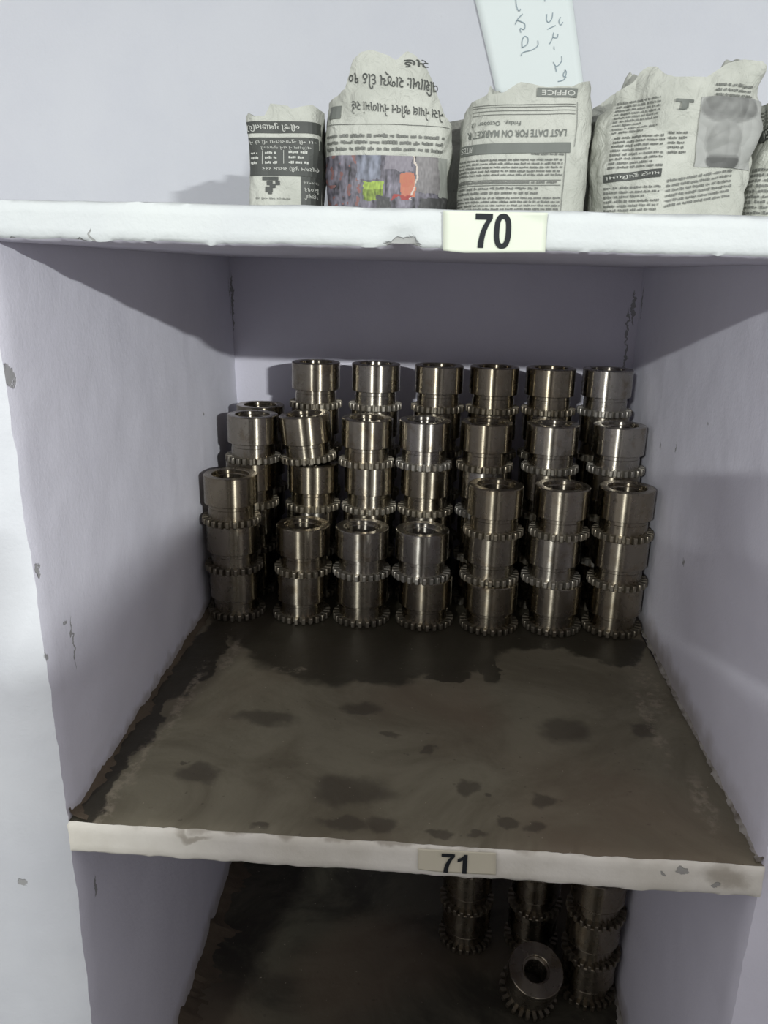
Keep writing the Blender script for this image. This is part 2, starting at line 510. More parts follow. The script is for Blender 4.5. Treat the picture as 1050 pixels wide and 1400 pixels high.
def sleeve_profile(bore, ro=0.0367):
    return [(ro - 0.0010, 0.0276), (ro, 0.0284), (ro, P_ - 0.0011), (ro - 0.0010, P_ - 0.0001),
            (bore + 0.0040, P_ - 0.0001), (bore + 0.0030, P_ - 0.0010), (bore + 0.0030, P_ - 0.0048), (bore + 0.0006, P_ - 0.0054), (bore, P_ - 0.0062),
            (bore, 0.0276)]
ME_SLEEVE = data('sleeve', *lathe(sleeve_profile(0.0222)), M['steel'])
ME_SLEEVE_S = data('sleeve', *lathe(sleeve_profile(0.0150)), M['steel'])
ME_COLLAR = data('collar', *lathe([(0.0222, 0.0088), (0.0318, 0.0088), (0.0318, 0.0215), (0.0312, 0.0220), (0.0312, 0.0268), (0.0318, 0.0276), (0.0222, 0.0276)]), M['steel'])
def ring_mesh(nt=24, rr=0.0318, rt=0.0407, ri=0.0222, h=0.0088):
    prof = []
    for i in range(nt):
        a0 = 2 * math.pi * i / nt
        st = 2 * math.pi / nt
        for f, r in ((0.00, rr), (0.20, rr), (0.25, rt - 0.0012), (0.33, rt), (0.67, rt), (0.75, rt - 0.0012), (0.80, rr)):
            prof.append((a0 + st * f, r))
    n = len(prof)
    V, F = [], []
    for z, sh in ((0.0001, 0.0006), (0.0012, 0.0), (h - 0.0012, 0.0), (h, 0.0006)):
        for a, r in prof:
            rr_ = r - (sh if r > rr + 0.001 else 0)
            V.append((rr_ * math.cos(a), rr_ * math.sin(a), z))
    for z in (0.0001, h):
        for a, r in prof:
            V.append((ri * math.cos(a), ri * math.sin(a), z))
    L = lambda k, i: k * n + i % n
    for i in range(n):
        for k in range(3):
            F.append((L(k, i), L(k, i + 1), L(k + 1, i + 1), L(k + 1, i)))
        F.append((L(3, i), L(3, i + 1), L(5, i + 1), L(5, i)))
        F.append((L(0, i + 1), L(0, i), L(4, i), L(4, i + 1)))
        F.append((L(4, i + 1), L(4, i), L(5, i), L(5, i + 1)))
    return V, F
ME_RING = data('toothed_ring', *ring_mesh(), M['steel_teeth'], math.radians(18))

def gear(x, y, z, label, group, rot=(0, 0), spin=None, small=False, shade=None):
    o = empty('toothed_sleeve', (x, y, z), (rot[0], rot[1], rng.uniform(0, 6.28) if spin is None else spin))
    shade = rng.random() if shade is None else shade
    for nm, me in (('sleeve', ME_SLEEVE_S if small else ME_SLEEVE), ('collar', ME_COLLAR), ('toothed_ring', ME_RING)):
        c = link(bpy.data.objects.new(nm, me), o)
        c.color = (shade, shade, shade, 1)
    tag(o, label, 'gear sleeve', group)
    return o

ORD = ['first', 'second', 'third', 'fourth', 'fifth', 'sixth', 'last']
def level_name(k, n):
    if k == n - 1:
        return 'topmost'
    return ['bottom', 'second from bottom', 'third from bottom', 'fourth from bottom'][k]
def col_name(c):
    return 'leftmost stack' if c == 0 else ('rightmost stack' if c == 6 else ORD[c] + ' stack from left')
ROWS = {
    'front': [(0.468, [.0340, .0320, .0300]), (0.468, [.1280, .1305]), (0.467, [.2140, .2130]), (0.466, [.3035, .2960]),
              (0.460, [.3935, .3905, .3914]), (0.467, [.4810, .4750, .4800]), (0.470, [.5645, .5650, .5650])],
    'middle': [(0.556, [.0330, .0350, .0380, .0420]), (0.554, [.127, .129, .1305, .1245]), (0.553, [.212, .213, .2140, .2090]),
               (0.552, [.298, .297, .2970, .2920]), (0.552, [.383, .382, .381, .3795]), (0.553, [.472, .472, .472, .4724]),
               (0.556, [.562, .563, .564, .5660])],
    'back': [(0.642, [.0330, .0335, .0340, .0341]), (0.639, [.120, .121, .1205, .121, .1214]), (0.638, [.2115, .212, .213, .2125, .2132]),
             (0.637, [.306, .307, .307, .308, .3085]), (0.637, [.391, .391, .3905, .391, .391]), (0.639, [.475, .475, .4745, .4745, .4745]),
             (0.642, [.561, .561, .560, .560, .5590])],
}
jit = random.Random(21)
for row, cols in ROWS.items():
    for c, (y, xs) in enumerate(cols):
        n = len(xs)
        for k, x in enumerate(xs):
            yy = y + (jit.uniform(-0.0008, 0.0008) if k else 0)
            if row == 'front' and c == 4 and k == 1:
                yy += 0.008
            if row == 'front' and c == 5 and k == 1:
                yy += 0.004
            z = 0.0008 + SL * x + P_ * k
            rot = (0, 0)
            if row == 'middle' and c == 1 and k == 3:
                rot = (math.radians(2.0), math.radians(-5.5))
                z += 0.0035
            lab = f'steel toothed sleeve, {level_name(k, n)} of {["", "", "two", "three", "four", "five"][n]} in {row} row, {col_name(c)}'
            if row == 'middle' and c == 1 and k == 3:
                lab = 'steel toothed sleeve tilted sideways on top of middle row, second stack from left'
            gear(x, yy, z, lab, 'steel toothed sleeves stacked on shelf 71', rot)

# lower compartment
LOW = [(0.388, 0.424, 3, 'nearest the middle of the lower shelf'), (0.487, 0.428, 3, 'second from the right wall, lower shelf'),
       (0.558, 0.345, 3, 'against the right wall, lower shelf')]
for x, y, n, where in LOW:
    for k in range(n):
        nm = 'topmost' if k == n - 1 else ['bottom', 'second from bottom'][k]
        gear(x + jit.uniform(-.002, .002), y, Z72 + 0.001 + P_ * k, f'dark steel toothed sleeve, {nm} in stack {where}', 'steel toothed sleeves in the lower compartment', shade=0.3)
gear(0.472, 0.318, Z72 + 0.017, 'dark steel sleeve with small bore leaning forward on the lower shelf', 'steel toothed sleeves in the lower compartment',
     rot=(math.radians(22), math.radians(-3)), spin=0.3, small=True)

# ------------------------------------------------------------------ newspaper parcels on the upper shelf
TXT = {}
def text_geo(s, bold=0.0):
    """unit-height lettering outline as (verts, faces) with its width, origin at lower left"""
    kk = (s, bold)
    if kk in TXT:
        return TXT[kk]
    cu = bpy.data.curves.new('lettering', 'FONT')
    cu.body = s
    cu.size = 1.0
    cu.resolution_u = 3
    cu.offset = bold
    ob = bpy.data.objects.new('lettering', cu)
    COL.objects.link(ob)
    dg = bpy.context.evaluated_depsgraph_get()
    ev = ob.evaluated_get(dg)
    me = ev.to_mesh()
    V = [(v.co.x, v.co.y) for v in me.vertices]
    F = [tuple(p.vertices) for p in me.polygons]
    ev.to_mesh_clear()
    bpy.data.objects.remove(ob)
    bpy.data.curves.remove(cu)
    if not V:
        V, F = [(0, 0), (.5, 0), (.5, .5), (0, .5)], [(0, 1, 2, 3)]
    x0 = min(v[0] for v in V); x1 = max(v[0] for v in V)
    y0 = min(v[1] for v in V); y1 = max(v[1] for v in V)
    TXT[kk] = ([((v[0] - x0) / (x1 - x0), (v[1] - y0) / (y1 - y0)) for v in V], F)
    return TXT[kk]

class Print:
    """collects flat print in sheet coordinates (x, z) of one ink"""
    def __init__(self):
        self.V, self.F, self.C = [], [], []
    def text(self, s, x0, x1, z0, z1, flip=True, bold=0.0, slope=0.0):
        V, F = text_geo(s, bold)
        b = len(self.V)
        for u, v in V:
            if flip:
                u, v = 1 - u, 1 - v
            x = x0 + (x1 - x0) * u
            self.V.append((x, z0 + (z1 - z0) * v + slope * (x - x0)))
        self.F += [tuple(i + b for i in f) for f in F]
    def patch(self, x0, x1, z0, z1, slope=0.0, cell=0.004, bulge=0.0):
        nx = max(1, int(abs(x1 - x0) / cell)); nz = max(1, int(abs(z1 - z0) / cell))
        b = len(self.V)
        for i in range(nx + 1):
            for k in range(nz + 1):
                x = x0 + (x1 - x0) * i / nx
                self.V.append((x, z0 + (z1 - z0) * k / nz + slope * (x - x0)))
        for i in range(nx):
            for k in range(nz):
                a = b + i * (nz + 1) + k
                self.F.append((a, a + nz + 1, a + nz + 2, a + 1))
    def body(self, x0, x1, z0, z1, rows, r, slope=0.0, fill=0.95):
        """small type too fine to read: broken strokes in rows"""
        dz = (z1 - z0) / rows
        for i in range(rows):
            z = z0 + dz * (i + 0.25)
            x = x0
            xe = x1 if r.random() < 0.75 else x0 + (x1 - x0) * r.uniform(0.6, 1)
            while x < xe - 0.002:
                wl = r.randint(2, 6)
                for _ in range(wl):
                    w = dz * r.uniform(0.30, 0.5)
                    if x + w > xe:
                        break
                    h0 = r.uniform(0.0, 0.15) * dz; h1 = dz * r.uniform(0.40, 0.62)
                    s = slope * (x - x0)
                    b = len(self.V)
                    self.V += [(x, z + h0 + s), (x + w * 0.85, z + h0 + s), (x + w * 0.85, z + h1 + s), (x, z + h1 + s)]
                    self.F.append((b, b + 1, b + 2, b + 3))
                    x += w
                x += dz * 0.35

class Parcel:
    def __init__(self, cx, cy, a, b, prof, widths, seed, crumple=1.0, e=0.62, zb=Z70T + 0.0006):
        self.cx, self.cy, self.a, self.b, self.prof, self.widths = cx, cy, a, b, prof, widths
        self.seed, self.cr, self.e, self.z0 = seed, crumple, e, zb
    def interp(self, T, s):
        if s <= T[0][0]:
            return T[0][1]
        for (s0, v0), (s1, v1) in zip(T, T[1:]):
            if s <= s1:
                f = (s - s0) / (s1 - s0)
                return v0 + (v1 - v0) * f
        return T[-1][1]
    def ztop(self, s):
        return self.interp(self.prof, s)
    def half(self, z):
        return self.a * self.interp(self.widths, (z - self.z0) / 0.13)
    def disp(self, P, amp=1.0):
        s = self.seed
        h = (P.z - self.z0) / 0.13
        k = self.cr * (0.55 + 0.7 * max(0, h)) * amp
        v1 = noise.voronoi(Vector((P.x * 22 + s, P.y * 22, P.z * 17 + s)))[0]
        v2 = noise.voronoi(Vector((P.x * 46 - s, P.y * 46, P.z * 40)))[0]
        n3 = noise.noise(Vector((P.x * 9 + s, P.y * 9, P.z * 9 - s)))
        edge = min(1.0, max(0.0, h * 6))
        return (0.0075 * (0.42 - v1[0]) + 0.0030 * (0.42 - v2[0]) + 0.004 * n3) * k * (0.45 + 0.55 * edge)
    def side(self, c, s_, z):
        a = self.half(z)
        x = math.copysign(abs(c) ** self.e, c)
        y = math.copysign(abs(s_) ** self.e, s_)
        P = Vector((self.cx + a * x, self.cy + self.b * y, z))
        out = Vector((c, s_, 0)).normalized()
        return P + out * self.disp(P)
    def front(self, x, z, lift=0.0009):
        lift = lift + 0.0004
        a = self.half(z)
        s = max(-0.999, min(0.999, (x - self.cx) / a))
        c = math.copysign(abs(s) ** (1 / self.e), s)
        s_ = -math.sqrt(max(0.0, 1 - c * c))
        P = self.side(c, s_, z)
        return P + Vector((c, s_, 0)) * lift
    def build(self, mat, label, group='newspaper parcels on the upper shelf', nt=220, nh=72, nc=26):
        o = empty('newspaper_parcel', (self.cx, self.cy, self.z0))
        tag(o, label, 'parcel', group)
        V, F = [], []
        for h in range(nh + 1):
            for i in range(nt):
                t = 2 * math.pi * i / nt
                c, s_ = math.cos(t), math.sin(t)
                xn = math.copysign(abs(c) ** self.e, c)
                zt = self.ztop(xn)
                f = h / nh
                P = self.side(c, s_, self.z0 + (zt - self.z0) * f)
                V.append(P)
        top = [V[nh * nt + i].copy() for i in range(nt)]
        cxy = Vector((self.cx, self.cy, 0))
        for q in range(1, nc + 1):
            r = 1 - q / nc
            for i in range(nt):
                T = top[i]
                P = Vector((self.cx + (T.x - self.cx) * r, self.cy + (T.y - self.cy) * r, 0))
                xn = (P.x - self.cx) / self.a
                zt = self.ztop(xn)
                yn = (P.y - self.cy) / self.b
                blend = min(1.0, (1 - r) * 3)
                base = T.z * (1 - blend) + zt * blend
                n = 0.55 - 1.3 * noise.voronoi(Vector((P.x * 34 + self.seed, P.y * 34, self.seed)))[0][0]
                n2 = abs(noise.noise(Vector((P.x * 75, P.y * 75 + self.seed, 4)))) - 0.2
                P.z = base + (n * 0.015 + n2 * 0.010) * (0.5 + 0.5 * self.cr) * blend - 0.012 * max(0, yn) * blend - 0.004 * blend
                V.append(P)
        nr = nh + nc
        for h in range(nr):
            for i in range(nt):
                j = (i + 1) % nt
                F.append((h * nt + i, h * nt + j, (h + 1) * nt + j, (h + 1) * nt + i))
        F.append(tuple(reversed(range(nt))))
        org = Vector((self.cx, self.cy, self.z0))
        w = mesh_obj('paper_wrapping', [tuple(v - org) for v in V], F, mat, o, smooth=math.radians(40))
        self.o, self.org = o, org
        return o
    def ink(self, pr, name, mat, lift=0.0009, colour=None):
        V = [tuple(self.front(x, z, lift) - self.org) for x, z in pr.V]
        ob = mesh_obj(name, V, pr.F, mat, self.o)
        if colour:
            at = ob.data.color_attributes.new('print', 'FLOAT_COLOR', 'CORNER')
            i = 0
            for p in ob.data.polygons:
                xs = [pr.V[v] for v in p.vertices]
                c = colour(sum(q[0] for q in xs) / len(xs), sum(q[1] for q in xs) / len(xs))
                for _ in p.vertices:
                    at.data[i].color = (*c, 1)
                    i += 1
        return ob

# layout of the print, counted in small units along the row of parcels
def X(u):
    return 0.2371 + (u - 525) * 0.000862
def Zl(u, v):
    return 0.55 + (u - 525) * 1.75e-5 + (278 - v) * 0.00075
def strip(pr, kind, u0, v0, u1, v1, *a, **k):
    """place print between upper-left (u0,v0) and lower-right (u1,v1) of the layout"""
    x0, x1 = X(u0), X(u1)
    z1, z0 = Zl(u0, v0), Zl(u0, v1)
    getattr(pr, kind)(x0, x1, z0, z1, *a, **k)
def txt(pr, s, u0, v0, u1, v1, tilt=0.0, bold=0.0):
    pr.text(s, X(u0), X(u1), Zl(u0, v1), Zl(u0, v0), True, bold, tilt)
def prof(cx, a, pts):
    return [((X(u) - cx) / a, Zl(u, v)) for u, v in pts]

r_ = random.Random(5)
# --- first parcel: dark advert, left
cx, a = X(386), X(386 + 51) - X(386)
p1 = Parcel(cx, 0.445, a, 0.048, prof(cx, a, [(334, 158), (342, 150), (352, 156), (366, 155), (376, 136), (384, 142), (392, 137), (402, 147), (414, 143), (428, 140), (438, 146), (444, 155)]),
            [(0, .94), (.25, .95), (.6, .98), (1.0, 1.0), (1.4, .97)], 3.3, 0.80, e=0.42)
p1.build(M['news'], 'small newspaper parcel with a dark advert, leftmost on the upper shelf')
q = Print(); strip(q, 'patch', 340, 162, 436, 178); strip(q, 'patch', 341, 184, 437, 238); strip(q, 'patch', 414, 240, 437, 300)
p1.ink(q, 'printed_block', M['ink'], 0.0008)
q = Print()
txt(q, 'બીજી મુલાકાતિયો', 340, 164, 412, 176, bold=0.01)
txt(q, 'ના ની ગુજરાતના ની છે ને', 343, 187, 430, 194)
txt(q, 'વિભાગ ને હવે ગુજરાતી', 360, 196, 425, 202)
for u0, u1 in ((344, 358), (366, 384), (398, 424)):
    q.body(X(u0), X(u1), Zl(u0, 224), Zl(u0, 203), 3, r_)
for u in (362, 391):
    strip(q, 'patch', u, 203, u + 0.8, 222)
txt(q, '(પ્રથમ પૂરી) સરદાર ૨૨૨', 362, 225, 434, 233, bold=0.008)
txt(q, 'સરનામું', 417, 246, 434, 251); txt(q, '૨૦૧૨', 418, 256, 433, 261); txt(q, 'પ્રાપ્તિ', 418, 264, 433, 273, bold=0.01)
p1.ink(q, 'reversed_type', M['ink_white'], 0.0014)
q = Print()
txt(q, 'સૌજન્ય એક નવી તક', 352, 269, 400, 273)
for u0, v0, u1, v1 in ((362, 240, 384, 245), (368, 246, 376, 252), (372, 250, 380, 256), (366, 254, 376, 262), (380, 246, 386, 252), (370, 262, 375, 265)):
    strip(q, 'patch', u0, v0, u1, v1, cell=0.002)
p1.ink(q, 'printed_type', M['ink'], 0.0009)

# --- second parcel: headline and colour picture
cx, a = X(525), X(525 + 87) - X(525)
p2 = Parcel(cx, 0.462, a, 0.066, prof(cx, a, [(437, 150), (440, 132), (452, 125), (466, 118), (470, 96), (474, 82), (486, 71), (502, 69), (524, 74), (532, 84), (538, 82), (553, 70), (564, 76), (580, 92), (592, 108), (600, 128), (604, 150), (612, 170)]),
            [(0, .90), (.25, .93), (.6, 1.0), (.9, .99), (1.2, .93), (1.5, .88)], 8.1, 0.95, e=0.55)
p2.build(M['news'], 'tall newspaper parcel with a colour picture along its lower half')
q = Print()
txt(q, 'વિશાખા: રાજ્ય દીઠ ૧૦', 475, 92, 594, 118, tilt=-0.07, bold=0.004)
txt(q, 'સહ', 546, 82, 578, 92, bold=0.004)
txt(q, 'નેસ નેપાલ જીવન નેપાળમાં રહે', 480, 136, 600, 153, tilt=-0.06, bold=0.002)
q.patch(X(444), X(606), Zl(444, 166.6), Zl(444, 166.0), 0.0)
p2.ink(q, 'printed_headline', M['ink'], 0.0011)
q = Print()
for i in range(3):
    q.body(X(444), X(604), Zl(444, 187 + i * 9), Zl(444, 178 + i * 9), 1, r_)
p2.ink(q, 'printed_type', M['ink_soft'], 0.0010)
q = Print(); strip(q, 'patch', 447, 140, 464, 158)
p2.ink(q, 'printed_block', M['halftone'], 0.0010)
q = Print(); strip(q, 'patch', 441, 209, 607, 310, cell=0.0010)
def crowd(x, z):
    u = 525 + (x - 0.2371) / 0.000862
    v = 278 - (z - 0.55) / 0.00075
    du = 3.5 * noise.noise(Vector((u * 0.09, v * 0.09, 5.0))) ; dv = 4 * noise.noise(Vector((u * 0.08, v * 0.08, 9.0)))
    n = noise.noise(Vector((u * 0.17, v * 0.045, 1.0)))
    n2 = noise.noise(Vector((u * 0.42, v * 0.16, 7.0)))
    n3 = noise.noise(Vector((u * 0.16, v * 0.12, 17.0)))
    u += du; v += dv
    g = 0.105 + 0.13 * n + 0.07 * n2
    c = [g * 1.03, g * 0.97, g * 1.16]
    if n3 > 0.30 and u < 500:
        c = [0.17 + 0.06 * n2, 0.085, 0.08]
    if 488 < u < 520 and v < 244:
        k = 0.16 + 0.16 * n + 0.05 * n2
        c = [k * 0.95, k * 1.02, k * 1.25]
    if 526 < u < 560 and v < 231:
        c = [0.20 + 0.04 * n2, 0.185 + 0.04 * n2, 0.21 + 0.04 * n2]
    if u > 566 and v < 262:
        k = 0.15 + 0.05 * n2 + 0.0006 * (262 - v)
        c = [k * 1.05, k, k]
    if u > 596:
        c = [0.25, 0.26, 0.235]
    if 497 < u < 523 and 247 < v < 274:
        k = 0.75 + 0.5 * n2 + (0.25 if v < 258 else -0.15)
        c = [0.24 * k, 0.33 * k, 0.055 * k]
    if 548 - (268 - v) * 0.08 < u < 568 - abs(v - 258) * 0.22 and 234 < v < 268:
        c = [0.40, 0.145 + 0.03 * n2, 0.09]
    if abs(u - (563 + 5 * math.sin((v - 215) * 0.07))) < 1.2 and v < 272:
        c = [0.50, 0.44, 0.38]
    if 534 < u < 564 and 266 < v < 273 and n3 > -0.15:
        c = [0.26, 0.04, 0.035]
    if v > 268 and (516 < u < 534 or u > 574):
        c = [0.045 + 0.05 * max(0, n2)] * 3
    return [max(0.02, k) for k in c]
p2.ink(q, 'printed_picture', M['photo'], 0.0010, crowd)

# --- third parcel: English notice, upside down
cx, a = X(709), X(709 + 88) - X(709)
p3 = Parcel(cx, 0.462, a, 0.068, prof(cx, a, [(621, 150), (628, 136), (640, 132), (650, 128), (652, 115), (656, 128), (672, 126), (690, 114), (702, 110), (712, 118), (730, 120), (748, 119), (762, 120), (774, 114), (788, 110), (794, 116), (797, 130)]),
            [(0, .98), (.3, .985), (.7, .99), (1.0, .97), (1.3, .94)], 12.6, 0.80, e=0.50)
p3.build(M['news'], 'newspaper parcel with upside-down English notice and a dark band, above the 70 sticker')
q = Print()
q.patch(X(624), X(763), Zl(624, 210), Zl(624, 196), 0.03)
q.patch(X(716), X(767), Zl(716, 133), Zl(716, 121), 0.0)
p3.ink(q, 'printed_band', M['halftone'], 0.0012)
q = Print()
txt(q, 'LAST DATE FOR ON MARKET R', 630, 178, 756, 188, tilt=0.03, bold=0.012)
txt(q, 'Friday,  October 12', 634, 164, 698, 172, tilt=0.03, bold=0.006)
p3.ink(q, 'printed_type', M['halftone'], 0.0011)
q = Print()
for v in (143, 146, 151, 156):
    q.patch(X(634), X(766), Zl(634, v + 0.7), Zl(634, v), 0.022)
q.body(X(714), X(757), Zl(714, 213), Zl(714, 208), 1, r_, 0.01)
q.body(X(624), X(756), Zl(624, 242), Zl(624, 216), 5, r_, 0.022)
for v in (246, 253):
    q.patch(X(622), X(754), Zl(622, v + 0.9), Zl(622, v), 0.022)
q.body(X(624), X(752), Zl(624, 253), Zl(624, 246), 1, r_, 0.022)
q.body(X(624), X(752), Zl(624, 253.4), Zl(624, 246.4), 1, r_, 0.022)
q.body(X(624), X(728), Zl(624, 268), Zl(624, 255), 2, r_, 0.022)
q.body(X(622), X(756), Zl(622, 290), Zl(622, 269), 4, r_, 0.022)
q.patch(X(757), X(757.8), Zl(757, 290), Zl(757, 205)); q.patch(X(768), X(768.7), Zl(768, 200), Zl(768, 140))
p3.ink(q, 'small_type', M['ink_soft'], 0.0010)
q = Print()
txt(q, 'OFFICE', 722, 124, 764, 131, bold=0.01); txt(q, 'RITES', 625, 199, 638, 207, bold=0.006, tilt=0.03)
p3.ink(q, 'reversed_type', M['ink_white'], 0.0015)

# --- fourth parcel: crumpled, portrait picture
cx, a = X(905), X(905 + 101) - X(905)
p4 = Parcel(cx, 0.468, a, 0.072, prof(cx, a, [(804, 150), (812, 122), (826, 112), (836, 98), (848, 91), (860, 92), (872, 104), (886, 109), (904, 108), (926, 108), (938, 100), (952, 90), (970, 86), (988, 88), (996, 100), (1000, 118), (1006, 140)]),
            [(0, .965), (.3, .97), (.6, 1.0), (.85, 1.0), (1.2, .97)], 23.9, 1.9, e=0.55)
p4.build(M['news'], 'crumpled newspaper parcel with an upside-down portrait picture')
for u0, u1, v0, v1, n_, tl in ((816, 872, 182, 136, 9, .08), (820, 882, 232, 184, 8, .06), (886, 912, 212, 178, 5, .05), (818, 884, 292, 254, 6, .05), (890, 976, 286, 244, 6, .18), (936, 986, 136, 116, 3, 0)):
    q = Print()
    q.body(X(u0), X(u1), Zl(u0, v0), Zl(u0, v1), n_, r_, tl)
    p4.ink(q, 'small_type', M['ink_soft'], 0.0014)
q = Print(); q.patch(X(818), X(881), Zl(818, 249), Zl(818, 238), 0.12)
p4.ink(q, 'printed_block', M['ink'], 0.0014)
q = Print()
for u0, v0, u1, v1 in ((888, 138, 912, 142), (896, 142, 905, 150), (893, 150, 903, 152)):
    strip(q, 'patch', u0, v0, u1, v1, cell=0.002)
p4.ink(q, 'printed_emblem', M['halftone'], 0.0014)
q = Print(); txt(q, 'માત્ર રૂપિયામાં', 820, 239.5, 878, 247, tilt=0.12, bold=0.006)
p4.ink(q, 'reversed_type', M['ink_white'], 0.0018)
q = Print(); strip(q, 'patch', 922, 134, 1000, 228, cell=0.0014)
def portrait(x, z):
    u = 525 + (x - 0.2371) / 0.000862
    v = 278 - (z - 0.55) / 0.00075
    n = noise.noise(Vector((u * 0.1, v * 0.1, 3.0)))
    sm = lambda d, w=0.25: max(0.0, min(1.0, (1 - d) / w))
    g = 0.31 + 0.03 * n
    m_ = sm(((u - 958) / 38) ** 2 + ((v - 138) / 24) ** 2)           # shoulders, upside down
    g += (0.17 + 0.08 * n - g) * m_
    m_ = sm(((u - 956) / 23) ** 2 + ((v - 184) / 32) ** 2)           # face
    g += (0.235 + 0.04 * n - g) * m_
    m_ = sm(((u - 958) / 23) ** 2 + ((v - 210) / 15) ** 2) * sm((200 - v) / 6 + 1, 1.0)   # hair
    g += (0.085 - g) * m_
    return (g, g * 1.02, g * 0.96)
p4.ink(q, 'printed_picture', M['photo'], 0.0012, portrait)

# --- fifth parcel, cut by the right edge of the view
cx, a = X(1073), X(1073 + 64) - X(1073)
p5 = Parcel(cx, 0.490, a, 0.062, prof(cx, a, [(986, 150), (1000, 128), (1012, 130), (1030, 136), (1060, 138), (1090, 142), (1118, 150)]),
            [(0, 1.0), (.6, .99), (1.2, .96)], 31.2, 1.7, e=0.6)
p5.build(M['news'], 'newspaper parcel at the right end of the upper shelf, partly hidden')
q = Print(); q.patch(X(1010), X(1032), Zl(1010, 186), Zl(1010, 170), 0.30)
p5.ink(q, 'printed_block', M['ink'], 0.0014)
q = Print(); q.patch(X(1034), X(1078), Zl(1034, 213), Zl(1034, 203), -0.1)
p5.ink(q, 'printed_band', M['halftone'], 0.0014)
q = Print(); txt(q, 'LEGAL', 1012, 172, 1030, 183, tilt=0.30, bold=0.01)
p5.ink(q, 'reversed_type', M['ink_white'], 0.0019)
for u0, u1, v0, v1, n_ in ((1012, 1080, 166, 140, 5), (1014, 1080, 292, 222, 9)):
    q = Print()
    q.body(X(u0), X(u1), Zl(u0, v0), Zl(u0, v1), n_, r_, -0.03)
    p5.ink(q, 'small_type', M['ink_soft'], 0.0013)

# --- two more behind, seen in the gaps
cx, a = X(617), 0.040
p6 = Parcel(cx, 0.610, a, 0.040, [(-1, .655), (-.3, .664), (.3, .668), (1, .655)], [(0, 1.0), (1.4, .9)], 41.0, 1.2, e=0.6)
p6.build(M['news_dim'], 'dim newspaper parcel behind the gap left of the English notice parcel', nt=120, nh=40, nc=14)
cx, a = X(812), 0.042
p7 = Parcel(cx, 0.610, a, 0.040, [(-1, .640), (0, .650), (1, .640)], [(0, 1.0), (1.4, .9)], 51.0, 1.2, e=0.6)
p7.build(M['news_dim'], 'dim newspaper parcel behind the gap left of the crumpled parcel', nt=120, nh=40, nc=14)

# ------------------------------------------------------------------ paper sheet with handwriting on the wall
def wx(u, v):
    return 0.3298 + (u - 645) * 0.001059 + (v + 20) * 0.0000548
def wz(u, v):
    return 0.8678 - (v + 20) * 0.000936 + (u - 645) * 0.0000122
YW = D - 0.0035
V, F = [], []
ns = 12
for i in range(ns + 1):
    for k in range(ns + 1):
        f, g = i / ns, k / ns
        u0 = 640 + (680 - 640) * g; u1 = 772 + (800 - 772) * g
        u = u0 + (u1 - u0) * f; v = -40 + 175 * g
        V.append((wx(u, v), YW - 0.0015 * math.sin(g * 3.0) * f, wz(u, v)))
for i in range(ns):
    for k in range(ns):
        q0 = i * (ns + 1) + k
        F.append((q0, q0 + 1, q0 + ns + 2, q0 + ns + 1))
sheet = empty('paper_sheet', (0.40, YW, 0.80))
tag(sheet, 'white paper sheet with pen handwriting stuck on the wall behind the parcels', 'paper')
so = mesh_obj('sheet', [(x - 0.40, y - YW, z - 0.80) for x, y, z in V], F, M['sheet'], sheet, smooth=3.2)
sm_ = so.modifiers.new('thickness', 'SOLIDIFY'); sm_.thickness = 0.0004; sm_.offset = 0
strokes = [[(385, -30), (388, 20), (395, 60), (410, 85), (420, 70)], [(435, 105), (400, 145), (385, 180)], [(400, 150), (450, 175), (448, 215), (420, 208), (425, 238)],
           [(436, 345), (434, 300), (450, 265), (475, 278), (470, 320), (432, 348)], [(545, 295), (546, 330), (510, 360), (442, 380), (430, 406)],
           [(590, -30), (588, 22)], [(605, 108), (604, 150), (620, 166), (640, 140), (646, 98)], [(702, 130), (690, 160), (704, 186), (718, 165)],
           [(610, 216), (668, 188)], [(656, 238), (652, 270), (680, 276), (686, 248)], [(652, 270), (628, 322)], [(660, 338), (663, 362)],
           [(716, 408), (716, 445), (682, 482), (658, 450)], [(672, 482), (682, 520)], [(745, 508), (730, 545), (745, 556), (752, 522), (740, 508)], [(752, 556), (730, 582), (694, 592)]]
V, F = [], []
for st in strokes:
    pts = [(wx(630 + x * 0.1905, y * 0.1905), wz(630 + x * 0.1905, y * 0.1905)) for x, y in st]
    sm = []
    for i in range(len(pts) - 1):
        p0 = pts[max(0, i - 1)]; p1_ = pts[i]; p2_ = pts[i + 1]; p3_ = pts[min(len(pts) - 1, i + 2)]
        for s in range(6):
            t = s / 6
            sm.append(tuple(0.5 * (2 * b + (c - a_) * t + (2 * a_ - 5 * b + 4 * c - d) * t * t + (3 * b - a_ - 3 * c + d) * t ** 3) for a_, b, c, d in zip(p0, p1_, p2_, p3_)))
    sm.append(pts[-1])
    b0 = len(V)
    for i, (x, z) in enumerate(sm):
        xa, za = sm[max(0, i - 1)]; xb, zb = sm[min(len(sm) - 1, i + 1)]
        L = math.hypot(xb - xa, zb - za) or 1
        w = 0.00055
        nx, nz = -(zb - za) / L * w, (xb - xa) / L * w
        V.append((x + nx - 0.40, -0.0024, z + nz - 0.80)); V.append((x - nx - 0.40, -0.0024, z - nz - 0.80))
    for i in range(len(sm) - 1):
        F.append((b0 + 2 * i, b0 + 2 * i + 1, b0 + 2 * i + 3, b0 + 2 * i + 2))
mesh_obj('handwriting', V, F, M['pen'], sheet)

